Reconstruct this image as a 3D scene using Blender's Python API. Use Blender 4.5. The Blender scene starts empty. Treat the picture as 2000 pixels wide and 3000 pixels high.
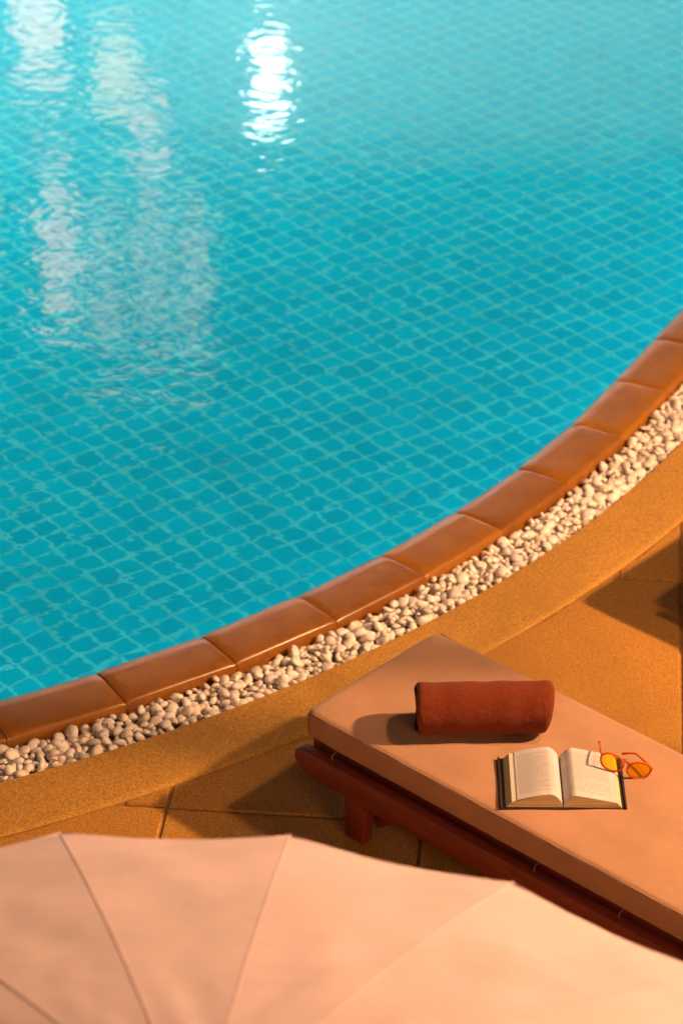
import bpy, bmesh, math, random
import numpy as np
from mathutils import Vector, Matrix
from mathutils.geometry import tessellate_polygon

R_ = math.radians
random.seed(7)
rng = np.random.default_rng(7)
scene = bpy.context.scene
COL = scene.collection

# ------------------------------------------------------------------ camera
cam_d = bpy.data.cameras.new('camera')
cam = bpy.data.objects.new('camera', cam_d)
COL.objects.link(cam)
cam.location = (0, 0, 5.3)
cam.rotation_euler = (R_(90 - 31), 0, 0)
cam_d.sensor_fit = 'VERTICAL'
cam_d.sensor_height = 36.0
cam_d.lens = 97.8
cam_d.clip_start = 0.1
cam_d.clip_end = 2000
cam_d.dof.use_dof = True
cam_d.dof.focus_distance = 8.1
cam_d.dof.aperture_fstop = 3.4
scene.camera = cam

# ------------------------------------------------------------------ dusk sky
world = bpy.data.worlds.new('World')
scene.world = world
world.use_nodes = True
wn = world.node_tree
bg = wn.nodes['Background']
sky = wn.nodes.new('ShaderNodeTexSky')
sky.sky_type = 'NISHITA'
sky.sun_disc = False
sky.sun_elevation = R_(0.5)
sky.sun_rotation = R_(100)
bg.inputs['Strength'].default_value = 0.08
wn.links.new(sky.outputs[0], bg.inputs[0])

scene.view_settings.view_transform = 'Standard'
scene.view_settings.look = 'None'
scene.view_settings.exposure = 0.0
scene.view_settings.gamma = 1.0
cy = scene.cycles
cy.use_denoising = True
cy.use_adaptive_sampling = True
cy.adaptive_threshold = 0.025
cy.max_bounces = 10
cy.diffuse_bounces = 3
cy.glossy_bounces = 4
cy.transmission_bounces = 8
cy.caustics_reflective = False
cy.caustics_refractive = False
cy.sample_clamp_indirect = 6.0
cy.blur_glossy = 0.2

WARM = (1.0, 0.57, 0.27)

# ------------------------------------------------------------------ helpers
def link(o, parent=None):
    COL.objects.link(o)
    if parent is not None:
        o.parent = parent
    return o

def tag(o, label=None, cat=None, group=None, kind=None):
    if label: o['label'] = label
    if cat: o['category'] = cat
    if group: o['group'] = group
    if kind: o['kind'] = kind
    return o

def empty(name, loc=(0, 0, 0), rz=0.0):
    o = bpy.data.objects.new(name, None)
    o.empty_display_size = 0.1
    o.location = loc
    o.rotation_euler = (0, 0, rz)
    return link(o)

def mesh_obj(name, verts, faces, mat, parent=None, smooth=False, loc=None, uvs=None):
    me = bpy.data.meshes.new(name)
    me.from_pydata([tuple(v) for v in verts], [], faces)
    me.validate()
    me.update()
    if mat is not None:
        me.materials.append(mat)
    if smooth:
        me.polygons.foreach_set('use_smooth', [True] * len(me.polygons))
    if uvs is not None:
        lay = me.uv_layers.new(name='UVMap')
        for lp in me.loops:
            lay.data[lp.index].uv = uvs[lp.vertex_index]
    o = bpy.data.objects.new(name, me)
    if loc is not None:
        o.location = loc
    return link(o, parent)

def bevel(o, w=0.004, seg=2, ang=35):
    m = o.modifiers.new('bevel', 'BEVEL')
    m.width = w
    m.segments = seg
    m.limit_method = 'ANGLE'
    m.angle_limit = R_(ang)
    for p in o.data.polygons:
        p.use_smooth = True
    return o

def box_vf(cx, cy_, cz, sx, sy, sz):
    x, y, z = sx / 2, sy / 2, sz / 2
    v = [(cx + a * x, cy_ + b * y, cz + c * z) for a in (-1, 1) for b in (-1, 1) for c in (-1, 1)]
    f = [(0, 1, 3, 2), (4, 6, 7, 5), (0, 4, 5, 1), (2, 3, 7, 6), (0, 2, 6, 4), (1, 5, 7, 3)]
    return v, f

def box(name, c, s, mat, parent=None, bev=0.004, rot=None, seg=2):
    v, f = box_vf(0, 0, 0, *s)
    o = mesh_obj(name, v, f, mat, parent)
    o.location = c
    if rot: o.rotation_euler = rot
    if bev: bevel(o, bev, seg)
    return o

def tube_vf(pts, rad, n=10, cap=True):
    pts = [Vector(p) for p in pts]
    rads = rad if isinstance(rad, (list, tuple)) else [rad] * len(pts)
    V, Fc = [], []
    prev = None
    for i, p in enumerate(pts):
        t = (pts[min(i + 1, len(pts) - 1)] - pts[max(i - 1, 0)]).normalized()
        if prev is None:
            a = Vector((0, 0, 1)) if abs(t.z) < 0.9 else Vector((1, 0, 0))
            nrm = (a - t * a.dot(t)).normalized()
        else:
            nrm = (prev - t * prev.dot(t)).normalized()
        prev = nrm
        b = t.cross(nrm)
        for k in range(n):
            an = 2 * math.pi * k / n
            V.append(p + (nrm * math.cos(an) + b * math.sin(an)) * rads[i])
    for i in range(len(pts) - 1):
        for k in range(n):
            k2 = (k + 1) % n
            Fc.append((i * n + k, i * n + k2, (i + 1) * n + k2, (i + 1) * n + k))
    if cap:
        Fc.append(tuple(range(n - 1, -1, -1)))
        Fc.append(tuple((len(pts) - 1) * n + k for k in range(n)))
    return V, Fc

def tube(name, pts, rad, mat, parent=None, n=10):
    v, f = tube_vf(pts, rad, n)
    return mesh_obj(name, v, f, mat, parent, smooth=True)

def lathe(name, prof, mat, parent=None, n=24, loc=None):
    V, Fc = [], []
    for r, z in prof:
        for k in range(n):
            a = 2 * math.pi * k / n
            V.append((r * math.cos(a), r * math.sin(a), z))
    for i in range(len(prof) - 1):
        for k in range(n):
            k2 = (k + 1) % n
            Fc.append((i * n + k, i * n + k2, (i + 1) * n + k2, (i + 1) * n + k))
    return mesh_obj(name, V, Fc, mat, parent, smooth=True, loc=loc)

# ------------------------------------------------------------------ materials
class Nodes:
    def __init__(self, name):
        self.m = bpy.data.materials.new(name)
        self.m.use_nodes = True
        self.t = self.m.node_tree
        self.b = self.t.nodes['Principled BSDF']
        self.tc = None
    def n(self, typ, **kw):
        nd = self.t.nodes.new(typ)
        for k, v in kw.items():
            setattr(nd, k, v)
        return nd
    def l(self, a, b):
        self.t.links.new(a, b)
    def coord(self, kind='Object'):
        if self.tc is None:
            self.tc = self.n('ShaderNodeTexCoord')
        return self.tc.outputs[kind]
    def noise(self, scale, detail=3, rough=0.55, vec=None, dist=0.0):
        nd = self.n('ShaderNodeTexNoise')
        nd.inputs['Scale'].default_value = scale
        nd.inputs['Detail'].default_value = detail
        nd.inputs['Roughness'].default_value = rough
        nd.inputs['Distortion'].default_value = dist
        self.l(vec if vec is not None else self.coord(), nd.inputs['Vector'])
        return nd.outputs['Fac']
    def ramp(self, fac, stops):
        nd = self.n('ShaderNodeValToRGB')
        e = nd.color_ramp.elements
        while len(e) < len(stops):
            e.new(0.5)
        for el, (p, c) in zip(e, stops):
            el.position = p
            el.color = (*c, 1) if len(c) == 3 else c
        self.l(fac, nd.inputs[0])
        return nd.outputs[0]
    def mix(self, fac, a, b, blend='MIX'):
        nd = self.n('ShaderNodeMix', data_type='RGBA', blend_type=blend)
        for sock, v in ((nd.inputs[0], fac), (nd.inputs[6], a), (nd.inputs[7], b)):
            if isinstance(v, (int, float)): sock.default_value = v
            elif isinstance(v, tuple): sock.default_value = (*v, 1)
            else: self.l(v, sock)
        return nd.outputs[2]
    def math(self, op, a, b=0.0):
        nd = self.n('ShaderNodeMath', operation=op)
        for i, v in enumerate((a, b)):
            if isinstance(v, (int, float)): nd.inputs[i].default_value = v
            else: self.l(v, nd.inputs[i])
        return nd.outputs[0]
    def n_ramp(self, fac, a, b):
        nd = self.n('ShaderNodeMapRange')
        for i, val in enumerate((a, b, 0.0, 1.0)): nd.inputs[i + 1].default_value = val
        self.l(fac, nd.inputs[0])
        return nd.outputs[0]
    def bump(self, h, strength=0.3, dist=0.01, prev=None):
        nd = self.n('ShaderNodeBump')
        nd.inputs['Strength'].default_value = strength
        nd.inputs['Distance'].default_value = dist
        self.l(h, nd.inputs['Height'])
        if prev is not None: self.l(prev, nd.inputs['Normal'])
        return nd.outputs[0]
    def set(self, **kw):
        for k, v in kw.items():
            s = self.b.inputs[k.replace('_', ' ')]
            if isinstance(v, (int, float)): s.default_value = v
            elif isinstance(v, tuple): s.default_value = (*v, 1) if len(v) == 3 else v
            else: self.l(v, s)
        return self

def plain(name, col, rough=0.6, var=0.15, scale=8.0, bump=0.0, bscale=60.0, **kw):
    N = Nodes(name)
    c2 = tuple(max(0, x * (1 - var)) for x in col)
    c3 = tuple(min(1, x * (1 + var)) for x in col)
    N.set(Base_Color=N.ramp(N.noise(scale), [(0.3, c2), (0.7, c3)]), Roughness=rough)
    if bump:
        N.set(Normal=N.bump(N.noise(bscale, 4), bump, 0.01))
    for k, v in kw.items():
        N.set(**{k: v})
    return N.m

def emissive(name, col, strength):
    N = Nodes(name)
    N.set(Base_Color=(0.8, 0.8, 0.8), Roughness=0.5)
    N.b.inputs['Emission Color'].default_value = (*col, 1)
    N.b.inputs['Emission Strength'].default_value = strength
    return N.m

def mat_aggregate(name, base, speck=1.0, scale=165.0):
    N = Nodes(name)
    geo = N.n('ShaderNodeNewGeometry')
    pos = geo.outputs['Position']
    g1 = N.noise(scale, 2, 0.6, pos)
    g2 = N.noise(scale * 0.35, 3, 0.6, pos)
    big = N.noise(1.3, 4, 0.6, pos)
    d = tuple(c * 0.42 for c in base)
    l = tuple(min(1, c * 1.5) for c in base)
    c = N.ramp(g1, [(0.36, d), (0.52, base), (0.68, l)])
    c = N.mix(0.35 * speck, c, N.ramp(g2, [(0.35, tuple(x * .7 for x in base)), (0.65, tuple(min(1, x * 1.25) for x in base))]))
    c = N.mix(0.55, c, N.ramp(big, [(0.3, (0.72, 0.70, 0.66)), (0.7, (1.0, 1.0, 1.0))]), 'MULTIPLY')
    oi = N.n('ShaderNodeObjectInfo')
    c = N.mix(1.0, c, N.ramp(oi.outputs['Random'], [(0.0, (0.86, 0.85, 0.84)), (1.0, (1.06, 1.06, 1.08))]), 'MULTIPLY')
    st = N.noise(0.55, 5, 0.62, pos, 1.2)
    c = N.mix(N.ramp(st, [(0.50, (0, 0, 0)), (0.62, (0.42, 0.42, 0.42))]), c, tuple(x * 0.52 for x in base))
    N.set(Base_Color=c, Roughness=0.75, Normal=N.bump(g1, 0.55 * speck, 0.003))
    return N.m

def mat_glazed():
    """glazed clay: deep wet tone along the water and the joints, reflected sheen painted paler on the flat of each tile"""
    N = Nodes('glazed_clay')
    info = N.n('ShaderNodeObjectInfo')
    geo = N.n('ShaderNodeNewGeometry')
    pos = geo.outputs['Position']
    a = N.noise(9, 4, 0.6, pos)
    b = N.noise(60, 4, 0.65, pos)
    rnd = info.outputs['Random']
    wet = N.ramp(a, [(0.25, (0.16, 0.052, 0.004)), (0.55, (0.25, 0.083, 0.005)), (0.8, (0.36, 0.128, 0.007))])
    wet = N.mix(0.4, wet, N.ramp(rnd, [(0.0, (0.18, 0.055, 0.005)), (0.6, (0.30, 0.10, 0.006)), (1.0, (0.48, 0.19, 0.008))]))
    sheen_col = N.ramp(a, [(0.25, (0.21, 0.092, 0.040)), (0.6, (0.29, 0.135, 0.062)), (0.85, (0.38, 0.19, 0.095))])  # paler pinkish tone, the reflected sheen put into the colour
    uv = N.n('ShaderNodeUVMap'); uv.uv_map = 'UVMap'
    sp = N.n('ShaderNodeSeparateXYZ'); N.l(uv.outputs[0], sp.inputs[0])
    u, v = sp.outputs[0], sp.outputs[1]
    wob = N.math('MULTIPLY', N.math('SUBTRACT', N.noise(22, 4, 0.6, pos), 0.5), 0.55)
    wob2 = N.math('MULTIPLY', N.math('SUBTRACT', N.noise(5, 2, 0.5, pos), 0.5), 0.9)
    eu = N.math('MINIMUM', u, N.math('SUBTRACT', 4.0, u))
    ev = N.math('MINIMUM', N.math('SUBTRACT', v, 0.28), N.math('SUBTRACT', 2.1, v))
    e = N.math('ADD', N.math('MINIMUM', N.math('SUBTRACT', eu, 0.26), ev), N.math('ADD', wob, wob2))
    sheen_mask = N.n('ShaderNodeMapRange')
    for i, val in enumerate((0.0, 0.12, 0.0, 1.0)): sheen_mask.inputs[i + 1].default_value = val
    N.l(e, sheen_mask.inputs[0])
    fade = N.math('MULTIPLY', sheen_mask.outputs[0], N.n_ramp(N.math('ADD', N.math('MULTIPLY', v, -0.42), N.math('ADD', 1.05, wob)), 0.15, 0.9))
    c = N.mix(fade, wet, sheen_col)
    c = N.mix(0.14, c, N.ramp(b, [(0.3, (0.12, 0.04, 0.006)), (0.7, (0.5, 0.22, 0.06))]))
    N.set(Base_Color=c, Roughness=N.ramp(fade, [(0.0, (0.30,) * 3), (1.0, (0.50,) * 3)]),
          Normal=N.bump(N.noise(26, 3, 0.5, pos), 0.10, 0.006, N.bump(b, 0.06, 0.002)))
    N.b.inputs['Coat Weight'].default_value = 0.18
    N.b.inputs['Coat Roughness'].default_value = 0.2
    return N.m

def mat_pebble():
    N = Nodes('white_pebble')
    info = N.n('ShaderNodeObjectInfo')
    geo = N.n('ShaderNodeNewGeometry')
    rnd = N.math('FRACT', N.math('ADD', info.outputs['Random'], geo.outputs['Random Per Island']))
    c = N.ramp(rnd, [(0.0, (0.55, 0.46, 0.44)), (0.2, (0.80, 0.69, 0.66)), (0.6, (0.90, 0.80, 0.77)), (0.84, (0.86, 0.72, 0.63)), (0.93, (0.66, 0.50, 0.36)), (1.0, (0.36, 0.30, 0.30))])
    c = N.mix(0.35, c, N.ramp(N.noise(70, 3, .6, geo.outputs['Position']), [(0.35, (0.58, 0.49, 0.46)), (0.65, (0.92, 0.87, 0.84))]))
    N.set(Base_Color=c, Roughness=0.5, Normal=N.bump(N.noise(160, 2, .5, geo.outputs['Position']), 0.12, 0.003))
    return N.m

def mat_water():
    N = Nodes('pool_water')
    geo = N.n('ShaderNodeNewGeometry')
    pos = geo.outputs['Position']
    mp = N.n('ShaderNodeMapping')
    mp.inputs['Rotation'].default_value = (0, 0, R_(12))
    mp.inputs['Scale'].default_value = (0.75, 1.0, 1.0)
    N.l(pos, mp.inputs['Vector'])
    v = mp.outputs[0]
    h1 = N.noise(1.6, 2, 0.5, v, 0.3)
    h2 = N.noise(6.5, 2, 0.5, v, 0.4)
    h3 = N.noise(17.0, 1, 0.5, v, 0.3)
    sp = N.n('ShaderNodeSeparateXYZ'); N.l(pos, sp.inputs[0])
    mr = N.n('ShaderNodeMapRange')
    for i, val in enumerate((-2.6, 1.6, 1.15, 0.42)): mr.inputs[i + 1].default_value = val
    N.l(N.math('ADD', sp.outputs[0], N.math('MULTIPLY', N.math('SUBTRACT', N.noise(0.5, 2, 0.5, pos), 0.5), 2.5)), mr.inputs[0])
    rip = N.math('ADD', N.math('MULTIPLY', h2, 0.0031), N.math('MULTIPLY', h3, 0.0013))
    h = N.math('ADD', N.math('MULTIPLY', h1, 0.0045), N.math('MULTIPLY', rip, mr.outputs[0]))
    N.set(Base_Color=(0.93, 0.99, 1.0), Roughness=0.055, IOR=1.333, Normal=N.bump(h, 1.0, 1.0))
    N.b.inputs['Transmission Weight'].default_value = 1.0
    return N.m

def mat_pool_tile():
    N = Nodes('turquoise_pool_tile')
    info = N.n('ShaderNodeObjectInfo')
    geo = N.n('ShaderNodeNewGeometry')
    rnd = N.math('FRACT', N.math('ADD', info.outputs['Random'], geo.outputs['Random Per Island']))
    c = N.ramp(rnd, [(0.0, (0.0005, 0.285, 0.335)), (0.5, (0.0005, 0.315, 0.365)), (1.0, (0.001, 0.345, 0.395))])
    N.set(Base_Color=c, Roughness=0.6)
    N.b.inputs['Specular IOR Level'].default_value = 0.0
    return N.m

def mat_fabric(name, col, weave=700.0, fold=None, rough=0.9, transl=0.0):
    N = Nodes(name)
    a = N.noise(5, 4, 0.6)
    fine = N.noise(weave, 2, 0.6)
    c = N.ramp(a, [(0.3, tuple(x * 0.86 for x in col)), (0.7, tuple(min(1, x * 1.08) for x in col))])
    c = N.mix(0.16, c, N.ramp(fine, [(0.35, tuple(x * 0.55 for x in col)), (0.65, tuple(min(1, x * 1.35) for x in col))]))
    nb = N.bump(fine, 0.25, 0.002)
    if fold:
        mp = N.n('ShaderNodeMapping')
        mp.inputs['Scale'].default_value = fold
        N.l(N.coord(), mp.inputs['Vector'])
        nb = N.bump(N.noise(1.0, 2, 0.5, mp.outputs[0], 0.2), 0.26, 0.02, nb)
    N.set(Base_Color=c, Roughness=rough, Normal=nb)
    N.b.inputs['Sheen Weight'].default_value = 0.15
    if transl:
        tr = N.n('ShaderNodeBsdfTranslucent')
        N.l(c, tr.inputs['Color'])
        mx = N.n('ShaderNodeMixShader')
        mx.inputs[0].default_value = transl
        N.l(N.b.outputs[0], mx.inputs[1]); N.l(tr.outputs[0], mx.inputs[2])
        N.l(mx.outputs[0], N.t.nodes['Material Output'].inputs['Surface'])
    return N.m

def mat_towel():
    N = Nodes('terry_towel')
    f = N.noise(420, 2, 0.6)
    m_ = N.noise(60, 3, 0.6)
    c = N.ramp(f, [(0.3, (0.10, 0.009, 0.001)), (0.55, (0.17, 0.021, 0.002)), (0.75, (0.28, 0.047, 0.003))])
    c = N.mix(0.3, c, N.ramp(m_, [(0.3, (0.10, 0.009, 0.001)), (0.7, (0.23, 0.034, 0.003))]))
    nb = N.bump(f, 0.8, 0.004)
    nb = N.bump(m_, 0.4, 0.008, nb)
    nb = N.bump(N.noise(11, 3, .5), 0.35, 0.03, nb)
    N.set(Base_Color=c, Roughness=1.0, Normal=nb)
    N.b.inputs['Sheen Weight'].default_value = 0.12
    N.b.inputs['Sheen Tint'].default_value = (0.9, 0.25, 0.05, 1)
    return N.m

def mat_wood(name, dark, light):
    N = Nodes(name)
    mp = N.n('ShaderNodeMapping')
    mp.inputs['Scale'].default_value = (2.0, 30.0, 30.0)
    N.l(N.coord(), mp.inputs['Vector'])
    g = N.noise(1.6, 4, 0.6, mp.outputs[0], 0.8)
    N.set(Base_Color=N.ramp(g, [(0.3, dark), (0.7, light)]), Roughness=0.5, Normal=N.bump(g, 0.2, 0.003))
    return N.m

def mat_page():
    N = Nodes('printed_page')
    uv = N.n('ShaderNodeUVMap'); uv.uv_map = 'UVMap'
    sp = N.n('ShaderNodeSeparateXYZ')
    N.l(uv.outputs[0], sp.inputs[0])
    u, v = sp.outputs[0], sp.outputs[1]
    row = N.math('MULTIPLY', v, 44.0)
    fr = N.math('FRACT', row)
    fl = N.math('FLOOR', row)
    line = N.math('MULTIPLY', N.math('GREATER_THAN', fr, 0.30), N.math('LESS_THAN', fr, 0.78))
    cb = N.n('ShaderNodeCombineXYZ')
    N.l(N.math('MULTIPLY', u, 70.0), cb.inputs[0]); N.l(N.math('MULTIPLY', fl, 7.31), cb.inputs[1])
    word = N.math('GREATER_THAN', N.noise(1.0, 1, 0.5, cb.outputs[0]), 0.41)
    cb2 = N.n('ShaderNodeCombineXYZ')
    N.l(N.math('MULTIPLY', fl, 3.7), cb2.inputs[0])
    wn_ = N.n('ShaderNodeTexWhiteNoise', noise_dimensions='1D')
    N.l(fl, wn_.inputs['W'])
    short = N.math('GREATER_THAN', wn_.outputs['Value'], 0.86)
    lim = N.math('SUBTRACT', 0.88, N.math('MULTIPLY', short, 0.4))
    mu = N.math('MULTIPLY', N.math('GREATER_THAN', u, 0.14), N.math('LESS_THAN', u, lim))
    mv = N.math('MULTIPLY', N.math('GREATER_THAN', v, 0.10), N.math('LESS_THAN', v, 0.92))
    ink = N.math('MULTIPLY', N.math('MULTIPLY', line, word), N.math('MULTIPLY', mu, mv))
    paper = N.ramp(N.noise(12, 3), [(0.3, (0.52, 0.47, 0.49)), (0.7, (0.58, 0.53, 0.55))])
    c = N.mix(N.math('MULTIPLY', ink, 0.42), paper, (0.06, 0.05, 0.06))
    N.set(Base_Color=c, Roughness=0.7)
    return N.m

def mat_page_edge():
    N = Nodes('page_edges')
    mp = N.n('ShaderNodeMapping')
    mp.inputs['Scale'].default_value = (6, 6, 900)
    N.l(N.coord(), mp.inputs['Vector'])
    g = N.noise(1.0, 2, 0.6, mp.outputs[0])
    N.set(Base_Color=N.ramp(g, [(0.35, (0.50, 0.38, 0.22)), (0.65, (0.78, 0.64, 0.42))]), Roughness=0.8)
    return N.m

def mat_tinted(name, col, rough=0.05, trans=1.0):
    N = Nodes(name)
    N.set(Base_Color=col, Roughness=rough, IOR=1.45)
    N.b.inputs['Transmission Weight'].default_value = trans
    return N.m

def mat_lens():
    N = Nodes('orange_lens')
    tr = N.n('ShaderNodeBsdfTransparent')
    tr.inputs[0].default_value = (1.0, 0.78, 0.08, 1)
    gl = N.n('ShaderNodeBsdfGlossy')
    gl.inputs['Roughness'].default_value = 0.03
    fr = N.n('ShaderNodeFresnel'); fr.inputs[0].default_value = 1.45
    mx = N.n('ShaderNodeMixShader')
    N.l(fr.outputs[0], mx.inputs[0]); N.l(tr.outputs[0], mx.inputs[1]); N.l(gl.outputs[0], mx.inputs[2])
    N.l(mx.outputs[0], N.t.nodes['Material Output'].inputs['Surface'])
    return N.m

M = dict(
    slab=mat_aggregate('sandy_aggregate', (0.47, 0.21, 0.028), 1.0),
    curb=mat_aggregate('fine_sandy_aggregate', (0.50, 0.245, 0.040), 0.85, 210),
    mortar=plain('joint_mortar', (0.30, 0.14, 0.03), 0.85, 0.3, 30, 0.4, 200),
    ground=plain('paving_ground', (0.26, 0.17, 0.08), 0.9, 0.2, 2, 0.3, 80),
    soil=plain('dark_grit', (0.20, 0.14, 0.10), 0.95, 0.5, 60, 0.6, 200),
    glazed=mat_glazed(), pebble=mat_pebble(), water=mat_water(), tile=mat_pool_tile(),
    grout=plain('pool_grout', (0.17, 0.46, 0.43), 0.8, 0.15, 3, Specular_IOR_Level=0.0),
    poolwall=plain('pool_wall_tile', (0.003, 0.45, 0.52), 0.5, 0.1, 4, Specular_IOR_Level=0.0),
    cushion=mat_fabric('tan_canvas', (0.43, 0.220, 0.130), 650, (4, 7, 4)),
    canopy=mat_fabric('cream_canopy_cloth', (0.77, 0.55, 0.585), 420, (3, 5, 3), 0.85, 0.06),
    towel=mat_towel(),
    wood=mat_wood('red_stained_wood', (0.13, 0.017, 0.010), (0.22, 0.032, 0.016)),
    polewood=mat_wood('parasol_wood', (0.20, 0.10, 0.05), (0.34, 0.19, 0.10)),
    page=mat_page(), edge=mat_page_edge(), leaf=plain('blank_leaf', (0.70, 0.60, 0.54), 0.7, 0.05),
    cover=plain('dark_book_cloth', (0.030, 0.016, 0.014), 0.55, 0.3, 40, 0.2, 300),
    frame=mat_tinted('orange_acetate', (0.95, 0.16, 0.015), 0.15, 0.4), lens=mat_lens(),
    metal=plain('bronze_metal', (0.10, 0.08, 0.06), 0.4, 0.2, 20, Metallic=0.8),
    cord=plain('pale_cord', (0.32, 0.21, 0.12), 0.9),
    plaster=plain('pale_plaster', (0.78, 0.72, 0.66), 0.8, 0.06, 1.2, 0.1, 40),
    stone=plain('pale_stone', (0.50, 0.42, 0.34), 0.8, 0.15, 3),
    darkwood=plain('dark_window_frame', (0.08, 0.04, 0.025), 0.5, 0.2, 10),
)

# ------------------------------------------------------------------ pool outline (an arc with tangent straights)
PC = Vector((-3.39, 12.075)); PR = 5.03
A0, A1 = R_(-105), R_(-28)
LARC = (A1 - A0) * PR

def edge_pt(s, off):
    """point at arc length s along the pool edge, off metres outside it"""
    if s < 0: a = A0
    elif s > LARC: a = A1
    else: a = A0 + s / PR
    n = Vector((math.cos(a), math.sin(a))); t = Vector((-n.y, n.x))
    p = PC + n * (PR + off)
    if s < 0: p = p + t * s
    elif s > LARC: p = p + t * (s - LARC)
    return p

def sdf(x, y):
    d = Vector((x, y)) - PC
    a = math.atan2(d.y, d.x)
    if a > math.pi / 2 + 0.4: a -= 2 * math.pi
    if a < A0: n = Vector((math.cos(A0), math.sin(A0))); return d.dot(n) - PR
    if a > A1: n = Vector((math.cos(A1), math.sin(A1))); return d.dot(n) - PR
    return d.length - PR

S_LEFT, S_RIGHT = -6.0, LARC + 10.4
def outline(off, z=None):
    ss = [S_LEFT] + list(np.linspace(0, LARC, 90)) + [S_RIGHT]
    pts = [edge_pt(s, off) for s in ss]
    r, l = pts[-1], pts[0]
    far = 19.0 + off
    pts[-1] = Vector((r.x, r.y))
    pts += [Vector((r.x, far)), Vector((l.x - off * .2, far))]
    return pts

def prism_loop(name, lo_off, hi_off, prof, mat, s0, s1, n, parent=None, smooth=True):
    V, Fc = [], []
    m = len(prof)
    for s in np.linspace(s0, s1, n):
        for o, z in prof:
            p = edge_pt(s, o)
            V.append((p.x, p.y, z))
    for i in range(n - 1):
        for k in range(m - 1):
            Fc.append((i * m + k, (i + 1) * m + k, (i + 1) * m + k + 1, i * m + k + 1))
    return mesh_obj(name, V, Fc, mat, parent, smooth)

# ground sheet with a hole where the pool lies
hole = outline(0.64)
big = [Vector((-400, -400)), Vector((400, -400)), Vector((400, 400)), Vector((-400, 400))]
tri = tessellate_polygon([[Vector((p.x, p.y, 0)) for p in big], [Vector((p.x, p.y, 0)) for p in hole]])
gv = [(p.x, p.y, -0.007) for p in big + hole]
ground = mesh_obj('ground', gv, [tuple(t) for t in tri], M['mortar'])
tag(ground, kind='structure')

# terrace slabs, cut to the curve of the kerb
terrace = tag(empty('terrace'), kind='structure')
TH = R_(-5.7)
UX = Vector((math.cos(TH), math.sin(TH))); VX = Vector((-math.sin(TH), math.cos(TH)))
U0, DU, V0, DV = -0.438, 0.806, 6.93, 1.49
GAP = 0.009
def slab(u0, u1, v0, v1):
    us = np.linspace(u0, u1, 20)
    tops = []
    for u in us:
        lo, hi = v0, v1
        f = lambda v: sdf(*(UX * u + VX * v)) - 0.682
        if f(lo) <= 0: tops.append(None); continue
        if f(hi) > 0: tops.append(v1); continue
        for _ in range(30):
            mid = (lo + hi) / 2
            if f(mid) > 0: lo = mid
            else: hi = mid
        tops.append(lo)
    keep = [(u, t) for u, t in zip(us, tops) if t is not None and t - v0 > 0.004]
    if len(keep) < 2: return
    ring = [(keep[0][0], v0), (keep[-1][0], v0)]
    for u, t in reversed(keep):
        ring.append((u, t))
    full = all(abs(t - v1) < 1e-6 for _, t in keep) and len(keep) == len(us)
    if full: ring = [(u0, v0), (u1, v0), (u1, v1), (u0, v1)]
    P = [UX * u + VX * v for u, v in ring]
    n = len(P)
    c = sum(P, Vector((0, 0))) / n
    h = random.uniform(-0.0012, 0.0012)
    bw = 0.006
    V = [(p.x, p.y, -0.04) for p in P] + [(p.x, p.y, -0.005 + h) for p in P]
    inner = []
    for i, p in enumerate(P):
        d = (c - p); d.normalize()
        inner.append(p + d * bw * 1.3)
    V += [(p.x, p.y, h) for p in inner]
    Fc = []
    for i in range(n):
        j = (i + 1) % n
        Fc.append((i, j, n + j, n + i)); Fc.append((n + i, n + j, 2 * n + j, 2 * n + i))
    Fc.append(tuple(range(2 * n, 3 * n)))
    mesh_obj('paving_slab', V, Fc, M['slab'], terrace)
for iu in range(-6, 9):
    for iv in range(-4, 5):
        slab(U0 + iu * DU + GAP / 2, U0 + (iu + 1) * DU - GAP / 2, V0 + iv * DV + GAP / 2, V0 + (iv + 1) * DV - GAP / 2)

# kerb band, pebble channel bed, coping grout bed
kerb = prism_loop('kerb', 0, 0, [(0.405, -0.09), (0.405, -0.004), (0.411, 0.002), (0.655, 0.003), (0.667, 0.0005), (0.672, -0.008), (0.672, -0.05)],
                  M['curb'], S_LEFT, LARC + 9, 220)
tag(kerb, kind='structure')
for p in kerb.data.polygons: p.use_smooth = False
channel = tag(prism_loop('pebble_channel', 0, 0, [(0.19, -0.05), (0.415, -0.05)], M['soil'], S_LEFT, LARC + 9, 160), kind='structure')
coping = tag(prism_loop('pool_coping', 0, 0, [(-0.016, -0.2), (-0.016, -0.014), (0.03, -0.001), (0.19, -0.001), (0.192, -0.12)], M['glazed'], S_LEFT, LARC + 9, 200), kind='structure')

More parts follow.
